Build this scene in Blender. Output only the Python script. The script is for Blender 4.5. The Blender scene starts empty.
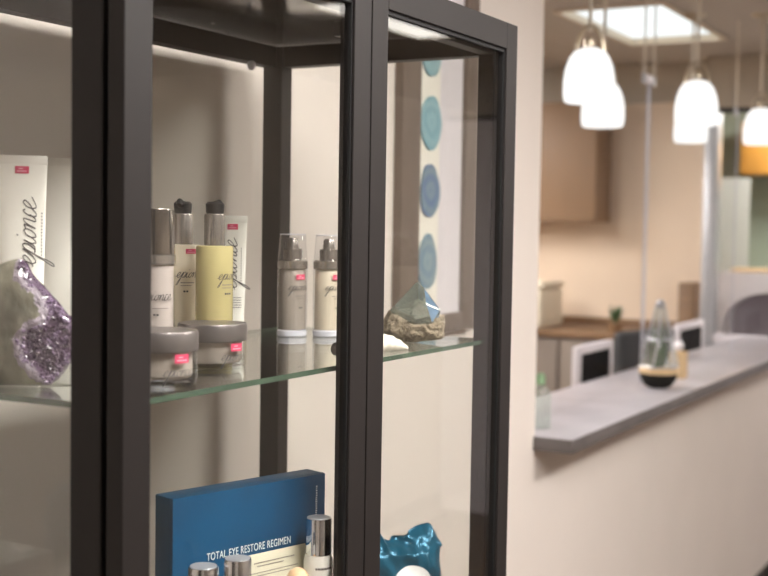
import bpy, bmesh, math, random
from mathutils import Vector, Matrix, noise
from math import sin, cos, pi, radians
random.seed(7)
S = bpy.context.scene
COL = S.collection

# ------------------------------------------------------------------ camera
cam_d = bpy.data.cameras.new('camera')
cam = bpy.data.objects.new('camera', cam_d); COL.objects.link(cam)
YAW, PIT, ROLL = radians(29.2159), radians(-2.8841), radians(0.8966)
Fv = Vector((cos(YAW)*cos(PIT), sin(YAW)*cos(PIT), sin(PIT)))
Rv = Fv.cross(Vector((0, 0, 1))).normalized(); Uv = Rv.cross(Fv)
R2 = Rv*cos(ROLL) + Uv*sin(ROLL); U2 = -Rv*sin(ROLL) + Uv*cos(ROLL)
M = Matrix((R2, U2, -Fv)).transposed().to_4x4()
M.translation = (Vector((-0.9687, -0.8491, 1.6007))+Vector((0, 0, .4)))*.82   # the plan below is in units of 0.82 m with the floor at -0.4
cam.matrix_world = M
cam_d.sensor_width = 36; cam_d.lens = 36*1225.75/768
cam_d.clip_start = 0.02
cam_d.dof.use_dof = True; cam_d.dof.focus_distance = 1.45; cam_d.dof.aperture_fstop = 5.6
S.camera = cam
# ------------------------------------------------------------------ world, exposure
S.view_settings.view_transform = 'Standard'; S.view_settings.look = 'None'
S.view_settings.exposure = 0.32; S.view_settings.gamma = 1; S.view_settings.use_curve_mapping = False
w = bpy.data.worlds.new('world'); S.world = w; w.use_nodes = True
w.node_tree.nodes['Background'].inputs[0].default_value = (1.0, .93, .85, 1)
w.node_tree.nodes['Background'].inputs[1].default_value = 0.25
TROFFER_L = 40.0; PENDANT_L = 1.0

# ------------------------------------------------------------------ materials
def lin(c):
    return tuple(((x/12.92) if x <= .04045 else ((x+.055)/1.055)**2.4) for x in [v/255 for v in c]) + (1,)
MATS = {}
def mat(name, rgb, rough=.5, metal=0, var=0.0, scale=20, stretch=(1, 1, 1), bump=0, spec=.5, emit=0, trans=0, ior=1.45, bscale=None, coat=0):
    if name in MATS: return MATS[name]
    m = bpy.data.materials.new(name); m.use_nodes = True; nt = m.node_tree
    b = nt.nodes['Principled BSDF']; c = lin(rgb)
    b.inputs['Base Color'].default_value = c
    b.inputs['Roughness'].default_value = rough; b.inputs['Metallic'].default_value = metal
    b.inputs['Specular IOR Level'].default_value = spec
    b.inputs['IOR'].default_value = ior
    b.inputs['Transmission Weight'].default_value = trans
    b.inputs['Coat Weight'].default_value = coat
    if emit:
        b.inputs['Emission Color'].default_value = c; b.inputs['Emission Strength'].default_value = emit
    tc = nt.nodes.new('ShaderNodeTexCoord'); mp = nt.nodes.new('ShaderNodeMapping')
    mp.inputs['Scale'].default_value = stretch
    nt.links.new(tc.outputs['Object'], mp.inputs[0])
    nz = nt.nodes.new('ShaderNodeTexNoise'); nz.inputs['Scale'].default_value = scale; nz.inputs['Detail'].default_value = 5
    nt.links.new(mp.outputs[0], nz.inputs['Vector'])
    if var:
        rp = nt.nodes.new('ShaderNodeValToRGB')
        rp.color_ramp.elements[0].position = .3; rp.color_ramp.elements[1].position = .7
        rp.color_ramp.elements[0].color = tuple(x*(1-var) for x in c[:3])+(1,)
        rp.color_ramp.elements[1].color = tuple(min(1, x*(1+var)) for x in c[:3])+(1,)
        nt.links.new(nz.outputs['Fac'], rp.inputs[0]); nt.links.new(rp.outputs[0], b.inputs['Base Color'])
    if bump:
        n2 = nt.nodes.new('ShaderNodeTexNoise'); n2.inputs['Scale'].default_value = bscale or scale*3; n2.inputs['Detail'].default_value = 4
        nt.links.new(mp.outputs[0], n2.inputs['Vector'])
        bp = nt.nodes.new('ShaderNodeBump'); bp.inputs['Strength'].default_value = bump; bp.inputs['Distance'].default_value = .01
        nt.links.new(n2.outputs['Fac'], bp.inputs['Height']); nt.links.new(bp.outputs[0], b.inputs['Normal'])
    MATS[name] = m; return m
def thin_glass(name, tint=(.93, .96, .93), rough=0.0, f0=.04, haze=0, k=1.0):
    m = bpy.data.materials.new(name); m.use_nodes = True; nt = m.node_tree; nt.nodes.clear()
    out = nt.nodes.new('ShaderNodeOutputMaterial'); mx = nt.nodes.new('ShaderNodeMixShader')
    tr = nt.nodes.new('ShaderNodeBsdfTransparent'); tr.inputs[0].default_value = tint+(1,)
    gl = nt.nodes.new('ShaderNodeBsdfGlossy'); gl.inputs['Roughness'].default_value = rough; gl.inputs[0].default_value = (1, 1, 1, 1)
    g = nt.nodes.new('ShaderNodeNewGeometry'); dt = nt.nodes.new('ShaderNodeVectorMath'); dt.operation = 'DOT_PRODUCT'
    nt.links.new(g.outputs['Incoming'], dt.inputs[0]); nt.links.new(g.outputs['Normal'], dt.inputs[1])
    def mth(op, a, v, rev=False):
        n = nt.nodes.new('ShaderNodeMath'); n.operation = op
        i, j = (1, 0) if rev else (0, 1)
        nt.links.new(a, n.inputs[i])
        if v is not None: n.inputs[j].default_value = v
        return n.outputs[0]
    x = mth('ABSOLUTE', dt.outputs['Value'], None); x = mth('SUBTRACT', x, 1.0, True); x = mth('POWER', x, 5.0)
    x = mth('MULTIPLY', x, 1-f0); x = mth('ADD', x, f0); x = mth('MULTIPLY', x, k)
    nt.links.new(x, mx.inputs[0]); nt.links.new(tr.outputs[0], mx.inputs[1]); nt.links.new(gl.outputs[0], mx.inputs[2])
    last = mx
    if haze:
        df = nt.nodes.new('ShaderNodeBsdfDiffuse'); df.inputs[0].default_value = (.8, .8, .78, 1)
        m2 = nt.nodes.new('ShaderNodeMixShader')
        nz = nt.nodes.new('ShaderNodeTexNoise'); nz.inputs['Scale'].default_value = 6
        hz = mth('MULTIPLY', nz.outputs['Fac'], haze*2)
        nt.links.new(hz, m2.inputs[0]); nt.links.new(mx.outputs[0], m2.inputs[1]); nt.links.new(df.outputs[0], m2.inputs[2]); last = m2
    nt.links.new(last.outputs[0], out.inputs[0]); MATS[name] = m; return m
def emis(name, rgb, strength):
    m = bpy.data.materials.new(name); m.use_nodes = True; nt = m.node_tree; nt.nodes.clear()
    out = nt.nodes.new('ShaderNodeOutputMaterial'); e = nt.nodes.new('ShaderNodeEmission')
    e.inputs[0].default_value = lin(rgb); e.inputs[1].default_value = strength
    nt.links.new(e.outputs[0], out.inputs[0]); MATS[name] = m; return m

m_wall = mat('wall paint', (226, 216, 208), .75, var=.02, scale=3, bump=.05, bscale=180)
m_wall2 = mat('office wall paint', (224, 204, 182), .8, var=.03, scale=2, bump=.04, bscale=150)
m_bulk = mat('bulkhead paint', (176, 166, 152), .8, var=.03, scale=2)
m_ceil = mat('ceiling tile', (182, 174, 164), .9, var=.04, scale=30, bump=.1, bscale=200)
m_trim = mat('dark baseboard', (38, 32, 30), .5, var=.1)
m_floor = mat('wood plank floor', (92, 74, 58), .45, var=.35, scale=5, stretch=(1, 9, 1), bump=.1)
m_metal = mat('anthracite powder coat', (32, 28, 27), .5, metal=.05, var=.06, scale=60, bump=.02, bscale=700, spec=.32)
m_metal_in = mat('anthracite gloss panel', (58, 54, 49), .16, metal=.35, var=.05, scale=8, spec=.6)
m_rubber = mat('black gasket', (12, 11, 11), .7, var=.1)
m_glass = thin_glass('clear pane glass', (.982, .987, .978), .0)
m_shelf = thin_glass('shelf glass', (.93, .965, .94), .015)
m_gedge = mat('green glass edge', (74, 96, 80), .12, var=.15, scale=25, spec=.8, trans=.25)
m_acr = thin_glass('clear acrylic', (.965, .965, .97), .03)
m_acr_edge = mat('bright acrylic edge', (226, 226, 236), .25, var=.03, trans=.2)
m_plexi = thin_glass('hanging plexiglass', (.985, .985, .985), .12, k=.06)
m_silver = mat('brushed silver plastic', (176, 168, 162), .26, metal=.8, var=.06, scale=40, stretch=(1, 1, .1))
m_lid = mat('satin grey jar lid', (128, 121, 120), .34, metal=.65, var=.05, scale=30)
m_chrome = mat('polished chrome', (225, 225, 228), .05, metal=1, var=.02)
m_white = mat('white plastic', (240, 236, 228), .35, var=.02)
m_mauve = mat('pearl mauve plastic', (204, 192, 186), .28, metal=.15, var=.03)
m_taupe = mat('pearl taupe bottle', (190, 178, 168), .25, metal=.25, var=.03)
m_cream = mat('cream bottle', (228, 214, 192), .3, var=.02)
m_yellow = mat('pale yellow liquid', (206, 192, 138), .12, var=.06, scale=12, trans=.15)
m_black = mat('black plastic', (34, 33, 34), .35, var=.1)
m_ink = mat('charcoal ink', (74, 70, 72), .6, var=.02)
m_ink2 = mat('grey ink', (120, 112, 112), .6, var=.02)
m_pink = mat('pink print', (216, 70, 106), .5, var=.04)
m_pinkl = mat('pale pink print', (244, 168, 186), .5, var=.02)
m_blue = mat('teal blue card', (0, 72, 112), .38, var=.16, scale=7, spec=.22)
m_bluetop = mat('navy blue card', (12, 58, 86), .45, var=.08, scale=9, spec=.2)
m_wht_ink = mat('white print', (232, 240, 242), .5, var=.01)
m_foil = mat('teal foil', (20, 88, 114), .3, metal=.35, var=.14, scale=18, bump=.12, bscale=22)
m_foil_lab = mat('white pouch sticker', (240, 240, 240), .5, var=.01)
m_peach = mat('peach plastic', (232, 190, 150), .45, var=.04)
m_stone = mat('rough brown rock', (150, 136, 116), .9, var=.45, scale=60, bump=1.0, bscale=120)
m_agate = mat('grey agate rim', (124, 120, 104), .3, var=.6, scale=26, stretch=(1, 1, .55), bump=.3, bscale=40)
m_lilac = mat('pale lilac quartz', (158, 146, 158), .25, var=.2, scale=60, bump=.6, bscale=120)
m_purple = mat('purple amethyst', (84, 62, 88), .18, var=.35, scale=45, spec=.9)
m_purple2 = mat('light amethyst', (134, 112, 142), .12, var=.3, scale=60, spec=1.0)
m_quartz = mat('polished quartz', (182, 190, 180), .03, var=.3, scale=30, trans=.8, spec=.9)
m_quartzb = mat('blue banded quartz', (104, 130, 156), .05, var=.5, scale=14, stretch=(1, 1, 4), spec=.9, trans=.2)
m_shell = mat('white shell', (240, 232, 218), .4, var=.05, scale=40, bump=.2, bscale=60)
m_pale = mat('pale grey stone', (180, 172, 162), .7, var=.2, scale=50, bump=.5)
m_framewood = mat('weathered taupe wood', (108, 94, 84), .6, var=.16, scale=14, stretch=(6, 6, .5), bump=.1)
m_mat = mat('ivory mat board', (236, 231, 220), .85, var=.01)
m_ledge = mat('grey stone laminate', (176, 171, 176), .28, var=.12, scale=5, bump=.02)
m_ledge_e = mat('dark laminate edge', (98, 92, 90), .35, var=.15, scale=12)
m_oak = mat('light oak laminate', (140, 112, 86), .5, var=.08, scale=8, stretch=(5, 5, .5))
m_brown = mat('brown wood laminate', (128, 98, 70), .5, var=.15, scale=8, stretch=(5, .6, 5))
m_orange = mat('orange maple wood', (196, 140, 62), .5, var=.12, scale=8, stretch=(5, .6, 5))
m_greyf = mat('grey cabinet front', (120, 108, 98), .6, var=.08, scale=20, stretch=(8, 8, .3))
m_ivory = mat('ivory plastic', (226, 214, 192), .45, var=.03)
m_lilacw = mat('cool white paint', (222, 216, 220), .6, var=.02)
m_lilacg = mat('lilac grey upholstery', (152, 142, 150), .8, var=.06, scale=50)
m_alum = mat('pale aluminium', (178, 178, 182), .35, metal=.5, var=.05)
m_green = mat('sage green wall', (158, 168, 150), .8, var=.03)
m_frost = mat('frosted glass film', (214, 216, 210), .5, var=.02, trans=.3)
m_screen = mat('black screen', (5, 5, 6), .6, var=.05, spec=.03)
m_leaf = mat('green leaf', (66, 92, 52), .5, var=.3, scale=40)
m_soil = mat('dark soil', (26, 23, 18), .9, var=.3, scale=80, bump=.6)
m_sand = mat('cream sand', (214, 186, 146), .9, var=.12, scale=120)
m_card = mat('cream card', (228, 222, 200), .6, var=.02)
m_nickel = mat('satin nickel', (190, 178, 158), .28, metal=.9, var=.05)
m_cord = mat('pale cord', (214, 204, 188), .6, var=.05)
m_fabric = mat('charcoal chair fabric', (58, 58, 60), .85, var=.12, scale=60)
m_petal = mat('white petal', (240, 236, 240), .5, var=.03)
e_trof = emis('troffer diffuser', (254, 250, 246), TROFFER_L)
e_trof3 = emis('dim troffer diffuser', (255, 248, 238), 5.0)
e_trof2 = emis('office troffer diffuser', (244, 250, 250), 1.0)
e_pend = emis('pendant opal glass', (255, 252, 248), PENDANT_L)

# ------------------------------------------------------------------ helpers
def link(name, bm, m, parent=None, smooth=True, ang=35):
    me = bpy.data.meshes.new(name); bmesh.ops.recalc_face_normals(bm, faces=bm.faces); bm.to_mesh(me); bm.free()
    ms = m if isinstance(m, (list, tuple)) else [m]
    for x in ms: me.materials.append(x)
    if smooth:
        for p in me.polygons: p.use_smooth = True
        try: me.set_sharp_from_angle(angle=radians(ang))
        except Exception: pass
    o = bpy.data.objects.new(name, me); COL.objects.link(o)
    if parent: o.parent = parent
    return o
def thing(name, label, cat, loc=(0, 0, 0), rz=0, group=None):
    o = bpy.data.objects.new(name, None); COL.objects.link(o); o.empty_display_size = .05
    o.location = loc; o.rotation_euler = (0, 0, rz); o['label'] = label; o['category'] = cat
    if group: o['group'] = group
    return o
def tag(o, label, cat, group=None):
    o['label'] = label; o['category'] = cat
    if group: o['group'] = group
    return o
def struct(o): o['kind'] = 'structure'; return o
def bx(bm, x0, x1, y0, y1, z0, z1, bev=0, mi=0, seg=2):
    vs = [bm.verts.new((x, y, z)) for x in (x0, x1) for y in (y0, y1) for z in (z0, z1)]
    fs = [bm.faces.new([vs[i] for i in q]) for q in ((0, 1, 3, 2), (4, 6, 7, 5), (0, 4, 5, 1), (2, 3, 7, 6), (0, 2, 6, 4), (1, 5, 7, 3))]
    bmesh.ops.recalc_face_normals(bm, faces=fs)
    for f in fs: f.material_index = mi
    if bev:
        es = list({e for f in fs for e in f.edges})
        r = bmesh.ops.bevel(bm, geom=es, offset=bev, segments=seg, profile=.5, affect='EDGES')
        for f in r['faces']: f.material_index = mi
    return bm
def box(name, x0, x1, y0, y1, z0, z1, m, parent=None, bev=0):
    bm = bmesh.new(); bx(bm, x0, x1, y0, y1, z0, z1, bev); return link(name, bm, m, parent)
def lathe(bm, prof, seg=40, cx=0, cy=0, sy=1.0, mi=0):
    rings = []
    for r, z in prof:
        if r < 1e-6: rings.append([bm.verts.new((cx, cy, z))])
        else: rings.append([bm.verts.new((cx+r*cos(2*pi*i/seg), cy+sy*r*sin(2*pi*i/seg), z)) for i in range(seg)])
    for a, b in zip(rings, rings[1:]):
        for i in range(seg):
            j = (i+1) % seg
            if len(a) == 1 and len(b) == 1: continue
            if len(a) == 1: f = bm.faces.new((a[0], b[i], b[j]))
            elif len(b) == 1: f = bm.faces.new((a[i], a[j], b[0]))
            else: f = bm.faces.new((a[i], a[j], b[j], b[i]))
            f.material_index = mi
    return bm
def lobj(name, prof, m, parent=None, seg=40, cx=0, cy=0, sy=1.0):
    bm = bmesh.new(); lathe(bm, prof, seg, cx, cy, sy); return link(name, bm, m, parent)
def tube(bm, pts, r, seg=10, cap=True):
    pts = [Vector(p) for p in pts]; rings = []
    up = Vector((0, 0, 1))
    for i, p in enumerate(pts):
        t = (pts[min(i+1, len(pts)-1)]-pts[max(i-1, 0)]).normalized()
        a = t.cross(up)
        if a.length < .05: a = t.cross(Vector((0, 1, 0)))
        a.normalize(); b = t.cross(a)
        rr = r[i] if isinstance(r, (list, tuple)) else r
        rings.append([bm.verts.new(p+(a*cos(2*pi*k/seg)+b*sin(2*pi*k/seg))*rr) for k in range(seg)])
    for A, B in zip(rings, rings[1:]):
        for k in range(seg): bm.faces.new((A[k], A[(k+1) % seg], B[(k+1) % seg], B[k]))
    if cap: bm.faces.new(rings[0][::-1]); bm.faces.new(rings[-1])
    return bm
def catmull(P, n=6):
    out = []
    for i in range(len(P)-1):
        p0 = P[max(i-1, 0)]; p1 = P[i]; p2 = P[i+1]; p3 = P[min(i+2, len(P)-1)]
        for k in range(n):
            t = k/n
            out.append(tuple(.5*((2*p1[j])+(-p0[j]+p2[j])*t+(2*p0[j]-5*p1[j]+4*p2[j]-p3[j])*t*t+(-p0[j]+3*p1[j]-3*p2[j]+p3[j])*t**3) for j in (0, 1)))
    out.append(P[-1]); return out
# handwritten word "epionce": strokes in units of the x-height
WORD = [
 [(-.2, .2), (.3, .45), (.55, .8), (.35, 1.0), (.1, .7), (.05, .3), (.3, 0), (.7, .3), (1.0, 1.0), (.95, .6), (.75, -.4), (.55, -1.25), (.35, -1.35), (.45, -.9), (.9, .2), (1.1, .85), (1.4, 1.0), (1.5, .6), (1.25, .08), (1.0, .1), (1.5, .12), (1.75, .95), (1.68, .35), (1.85, 0), (2.15, .3)],
 [(2.5, .9), (2.25, .75), (2.15, .3), (2.35, 0), (2.65, .3), (2.7, .75), (2.5, .95), (2.75, .8), (3.0, .9), (2.95, .05), (3.15, .75), (3.45, .98), (3.5, .55), (3.5, .1), (3.7, .05), (3.95, .5)],
 [(4.25, .85), (4.05, 1.0), (3.85, .6), (3.9, .1), (4.15, 0), (4.45, .3), (4.75, .5), (4.95, .85), (4.75, 1.0), (4.5, .7), (4.5, .25), (4.75, 0), (5.4, .35)],
 [(1.95, 1.4), (2.02, 1.5)]]
def ribbon(bm, path, mapf, wid, mi=0):
    prev = None
    for i, p in enumerate(path):
        q = path[min(i+1, len(path)-1)]; o = path[max(i-1, 0)]
        dx, dy = q[0]-o[0], q[1]-o[1]; L = math.hypot(dx, dy) or 1
        ww = wid*(.7+.5*abs(dy)/L)
        nx, ny = -dy/L*ww, dx/L*ww
        a = bm.verts.new(mapf(p[0]+nx, p[1]+ny)); b = bm.verts.new(mapf(p[0]-nx, p[1]-ny))
        if prev: f = bm.faces.new((prev[0], prev[1], b, a)); f.material_index = mi
        prev = (a, b)
def patch(bm, mapf, u0, u1, v0, v1, mi=0, n=6):
    g = [[bm.verts.new(mapf(u0+(u1-u0)*i/n, v)) for i in range(n+1)] for v in (v0, v1)]
    for i in range(n):
        f = bm.faces.new((g[0][i], g[0][i+1], g[1][i+1], g[1][i])); f.material_index = mi
def script(parent, mapf, size, u=0, v=0, vertical=False, thick=.055, name='lettering', m=None):
    bm = bmesh.new()
    def f(a, b):
        a = a+.32*b; a *= size; b *= size
        return mapf(u-b, v+a) if vertical else mapf(u+a, v+b)
    for st in WORD: ribbon(bm, catmull(st), f, thick)
    return link(name, bm, m or m_ink, parent, smooth=False)
def cyl_map(cx, cy, r, ang, eps=.0004):   # u metres along the surface from the facing angle, v = z
    def f(u, v):
        a = ang + u/r; return Vector((cx+(r+eps)*cos(a), cy+(r+eps)*sin(a), v))
    return f
def print_lines(parent, mapf, rows, name='fine_print', m=None):
    bm = bmesh.new()
    for (u0, u1, v, h) in rows:
        u = u0
        while u < u1-1e-5:
            L = min(random.uniform(.0012, .0035), u1-u); patch(bm, mapf, u, u+L*.82, v, v+h, n=2); u += L
    return link(name, bm, m or m_ink2, parent, smooth=False)
def pink_tag(parent, mapf, u0, u1, v0, v1):
    bm = bmesh.new(); patch(bm, mapf, u0, u1, v0, v1)
    o = link('pink_tag', bm, m_pink, parent, smooth=False)
    bm = bmesh.new(); h = (v1-v0)
    for k, (a, b) in enumerate(((.25, .55), (.12, .85))):
        mf = lambda u, v: mapf(u, v)+(mapf(u, v)-mapf_c(mapf, u, v))*0
        patch(bm, mapf_off(mapf, u0, v0), u0+(u1-u0)*a, u0+(u1-u0)*b, v0+h*(.6-.35*k), v0+h*(.75-.35*k))
    link('tag_print', bm, m_pinkl, o, smooth=False)
def mapf_c(mapf, u, v): return mapf(u, v)
def mapf_off(mapf, u0, v0, e=.0003):
    def g(u, v):
        d = 1e-4; p = mapf(u, v); n = (mapf(u+d, v)-p).cross(mapf(u, v+d)-p).normalized(); return p+n*e
    return g
def text(name, body, size, m, loc, rot, parent=None, align='LEFT', squash=1.0, ext=.0002):
    c = bpy.data.curves.new(name, 'FONT'); c.body = body; c.size = size; c.align_x = align; c.extrude = ext; c.space_character = 1.08
    o = bpy.data.objects.new('tmp', c); COL.objects.link(o)
    dg = bpy.context.evaluated_depsgraph_get(); me = bpy.data.meshes.new_from_object(o.evaluated_get(dg))
    bpy.data.objects.remove(o); me.name = name; me.materials.clear(); me.materials.append(m)
    t = bpy.data.objects.new(name, me); COL.objects.link(t); t.location = loc; t.rotation_euler = rot; t.scale = (squash, 1, 1)
    if parent: t.parent = parent
    return t

# ================================================================== STRUCTURE
FL = -.4
YW = .5897; YB = .72; XO = 2.5839; ZL = .9543; CZ = 2.7; XG = 6.8
bm = bmesh.new(); bx(bm, -3.2, 9.0, -3.0, 4.2, FL-.1, FL); struct(link('floor', bm, m_floor))
# ceiling with the recess of the office troffer
TX0, TX1, TY0, TY1 = 4.88, 6.12, .90, 1.47
bm = bmesh.new()
for r in ((-3.2, TX0, -3.0, 4.2), (TX1, 9.0, -3.0, 4.2), (TX0, TX1, -3.0, TY0), (TX0, TX1, TY1, 4.2)): bx(bm, *r, CZ, CZ+.12)
struct(link('ceiling', bm, m_ceil))
struct(box('wall_front', -3.2, XO, YW, YB, FL, CZ, m_wall))
struct(box('wall_counter', XO, XG, YW, YB, FL, ZL-.0435, m_wall))
struct(box('wall_left', -3.3, -3.2, -3.0, 4.2, FL, CZ, m_wall))
struct(box('wall_back', -3.2, 9.0, -3.1, -3.0, FL, CZ, mat('darkened wall paint', (150, 140, 130), .8, var=.03, scale=3)))  # beige wall darkened in its colour to dim its reflection in the doors
struct(box('wall_office_back', -3.2, 9.0, 4.2, 4.3, FL, CZ, m_wall2))
struct(box('wall_far_end', 8.9, 9.0, -3.0, 4.2, FL, CZ, m_green))
struct(box('wall_office_end', 7.0, 7.1, 1.20, 4.2, FL, 2.44, m_wall2))
struct(box('wall_bulkhead', 6.98, 7.1, 1.20, 4.2, 2.44, CZ, m_bulk))
struct(box('baseboard_back', -3.2, 8.9, -3.0, -2.985, FL, FL+.12, m_trim))
struct(box('baseboard_front', -3.2, XG, YW-.014, YW, FL, FL+.12, m_trim))
# ceiling grid lines as thin trims
bm = bmesh.new()
for y in (-1.8, -.6, TY1+.6): bx(bm, -3.2, 8.9, y-.012, y+.012, CZ-.004, CZ)
for x in (-1.9, -.7, .5, 1.7, 2.9, 4.1): bx(bm, x-.012, x+.012, -3.0, 4.2, CZ-.004, CZ)
struct(link('trim_1', bm, mat('ceiling grid', (182, 172, 160), .6, var=.02)))
# glazed partition at the end of the ledge
struct(box('wall_header', XG, XG+.12, -3.0, 1.19, 2.375, CZ, m_bulk))
wn = struct(bpy.data.objects.new('window_1', None)); COL.objects.link(wn)
box('window_frame', XG-.02, XG+.1, 1.105, 1.19, FL, 2.375, m_alum, wn, .004)
box('window_frame', XG, XG+.06, .655, .70, FL, 2.375, m_alum, wn, .003)
box('window_frame', XG, XG+.05, -3.0, 1.105, 2.345, 2.375, m_trim, wn)
box('window_pane', XG+.02, XG+.028, .70, 1.105, .955, 2.345, m_glass, wn)
box('window_sill_panel', XG, XG+.06, -3.0, .655, FL, 2.345, m_lilacw, wn)
box('window_sill_panel', XG+.0, XG+.06, .70, 1.105, FL, .95, m_lilacw, wn)

# troffers
def troffer(x0, x1, y0, y1, label, em, depth=.0, z=CZ):
    cx, cy = (x0+x1)/2, (y0+y1)/2
    t = thing('ceiling_light', label, 'ceiling light', (cx, cy, z))
    bm = bmesh.new(); a, b = (x1-x0)/2, (y1-y0)/2; k = .022
    for s in ((-a, a, -b, -b+k), (-a, a, b-k, b), (-a, -a+k, -b+k, b-k), (a-k, a, -b+k, b-k)):
        bx(bm, *s, -.012, depth+.012 if depth else 0)
    link('frame', bm, mat('troffer frame', (226, 212, 190), .5, var=.02), t, smooth=False)
    box('diffuser', -a+k, a-k, -b+k, b-k, depth-.006, depth, em, t)
    return t
troffer(TX0, TX1, TY0, TY1, 'bright rectangular recessed ceiling light above the hanging pendants', e_trof2, depth=.035)
troffer(-.3, .9, -1.25, -.65, 'rectangular ceiling light in the hallway above the cabinet', e_trof)
troffer(4.2, 5.4, -2.5, -1.9, 'rectangular ceiling light mirrored in the top of the cabinet door', e_trof3)
troffer(1.6, 2.8, -2.0, -1.4, 'rectangular ceiling light in the middle of the hallway', e_trof)
troffer(6.4, 7.6, -1.6, -1.0, 'unseen ceiling light added to brighten the hallway beside the glazed partition', e_trof)  # unseen lamp added to brighten the hallway wall that the door glass mirrors
troffer(4.4, 5.6, 3.0, 3.6, 'unseen ceiling light added at the back to brighten the office', e_trof)  # second unseen office lamp, added only to brighten the far wall
troffer(3.0, 4.2, 2.3, 2.9, 'unseen ceiling light added behind the desks to light the office', e_trof)  # added out of view to light the office; the visible troffer glows weakly
troffer(7.6, 8.4, .3, .9, 'small ceiling light in the room beyond the glazed partition', e_trof)

# ================================================================== LEDGE
bm = bmesh.new(); bx(bm, XO-.012, 6.75, YW-.1283, YW+.3321, ZL-.0435, ZL, .0015)
for f in bm.faces:
    f.material_index = 0 if f.normal.z > .5 else 1
led = link('counter_ledge', bm, [m_ledge, m_ledge_e]); tag(led, 'long grey stone-look ledge capping the beige half wall', 'counter')

# ================================================================== CABINET
W = 1.01; H = 1.95; CB = FL+.06; D = .5097; s = .0446; ZT = 1.8993
cab = thing('display_cabinet', 'tall black metal display cabinet with two glass doors and glass sides', 'cabinet')
bm = bmesh.new()
def post(x0, x1, y0, y1): bx(bm, x0, x1, y0, y1, CB, H-.0125, .0015)
post(0, .035, .03, .073); post(W-.035, W, .03, .058); post(0, .035, D-.043, D); post(W-.035, W, D-.043, D)
for (x0, x1, y0, y1) in ((.035, W-.035, .03, .055), (.035, W-.035, D-.03, D), (0, .03, .073, D-.043), (W-.03, W, .058, D-.043)):
    bx(bm, x0, x1, y0, y1, ZT, H-.0125, .001); bx(bm, x0, x1, y0, y1, CB, CB+.06, .001)
link('frame', bm, m_metal, cab, smooth=False)
box('top_panel', .002, W-.002, .031, D-.002, H-.012, H, m_metal_in, cab, .001)
box('bottom_panel', .002, W-.002, .031, D-.002, CB+.015, CB+.035, m_metal, cab, .001)
for x in (.02, W-.02):
    for y in (.05, D-.02): lobj('foot', [(0, FL), (.017, FL), (.02, FL+.01), (.014, FL+.065), (0, FL+.065)], m_black, cab, 20, x, y)
box('side_glass', .010, .014, .06, D-.03, CB+.05, ZT+.01, m_glass, cab)
box('side_glass', W-.014, W-.010, .05, D-.03, CB+.05, ZT+.01, m_glass, cab)
box('back_glass', .03, W-.03, D-.012, D-.008, CB+.05, ZT+.01, m_glass, cab)
def door(x0, x1, knobside, nm):
    dp = thing('door', 'x', 'x'); del dp['label']; del dp['category']; dp.parent = cab
    bm = bmesh.new()
    for r in ((x0, x0+s, CB, H), (x1-s, x1, CB, H), (x0+s, x1-s, H-s, H), (x0+s, x1-s, CB, CB+s)):
        bx(bm, r[0], r[1], 0, .022, r[2], r[3], .0012)
    link('door_frame', bm, m_metal, dp, smooth=False)
    bm = bmesh.new(); k = .006
    for r in ((x0+s, x0+s+k*.4, CB+s, H-s), (x1-s-k*.4, x1-s, CB+s, H-s), (x0+s, x1-s, H-s-k, H-s)):
        bx(bm, r[0], r[1], .004, .0084, r[2], r[3])
    link('gasket', bm, m_rubber, dp)
    box('door_glass', x0+s-.004, x1-s+.004, .0085, .0125, CB+s-.004, H-s+.004, m_glass, dp)
    return dp
d1 = door(0, W/2-.0015, 1, 'left'); d2 = door(W/2+.0015, W, 0, 'right')
# inner lip and lock cam behind the meeting stiles
box('meeting_strip', W/2-.0350, W/2-.012, .0225, .030, CB+.06, ZT-.01, m_metal, cab, .001)
bm = bmesh.new(); lathe(bm, [(0, 0), (.0085, 0), (.0095, .002), (.0095, .008), (.007, .011), (0, .011)], 24)
bmesh.ops.rotate(bm, verts=bm.verts, cent=(0, 0, 0), matrix=Matrix.Rotation(radians(-90), 3, 'X'))
bmesh.ops.translate(bm, verts=bm.verts, vec=(.4930, .0375, 1.428)); link('lock_cam', bm, m_lid, cab)
bm = bmesh.new()
bx(bm, W/2-.03, W/2-.014, .0305, .045, 1.86, 1.88, .002)
link('hinge_block', bm, m_black, cab)
bm = bmesh.new(); lathe(bm, [(0, 0), (.004, 0), (.007, .004), (.008, .012), (.005, .016), (0, .016)], 20, .887, D-.035)
bmesh.ops.translate(bm, verts=bm.verts, vec=(0, 0, ZT-.016)); link('bumper', bm, m_acr_edge, cab)
bm = bmesh.new(); lathe(bm, [(0, 0), (.003, 0), (.004, .0015), (0, .002)], 12, .699, .42)
bmesh.ops.translate(bm, verts=bm.verts, vec=(0, 0, H-.0155)); link('screw', bm, m_chrome, cab)
def shelf(z, label):
    bm = bmesh.new(); bx(bm, .018, W-.018, .037, D-.045, z-.0072, z)
    for f in bm.faces: f.material_index = 0 if abs(f.normal.z) > .5 else 1
    o = link('glass_shelf', bm, [m_shelf, m_gedge], smooth=False); tag(o, label, 'shelf'); return o
ZS = 1.406; shelf(ZS, 'upper clear glass shelf with green edge holding bottles and crystals')
ZB = .90; shelf(ZB, 'lower clear glass shelf under the blue box and foil pouch')

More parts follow.
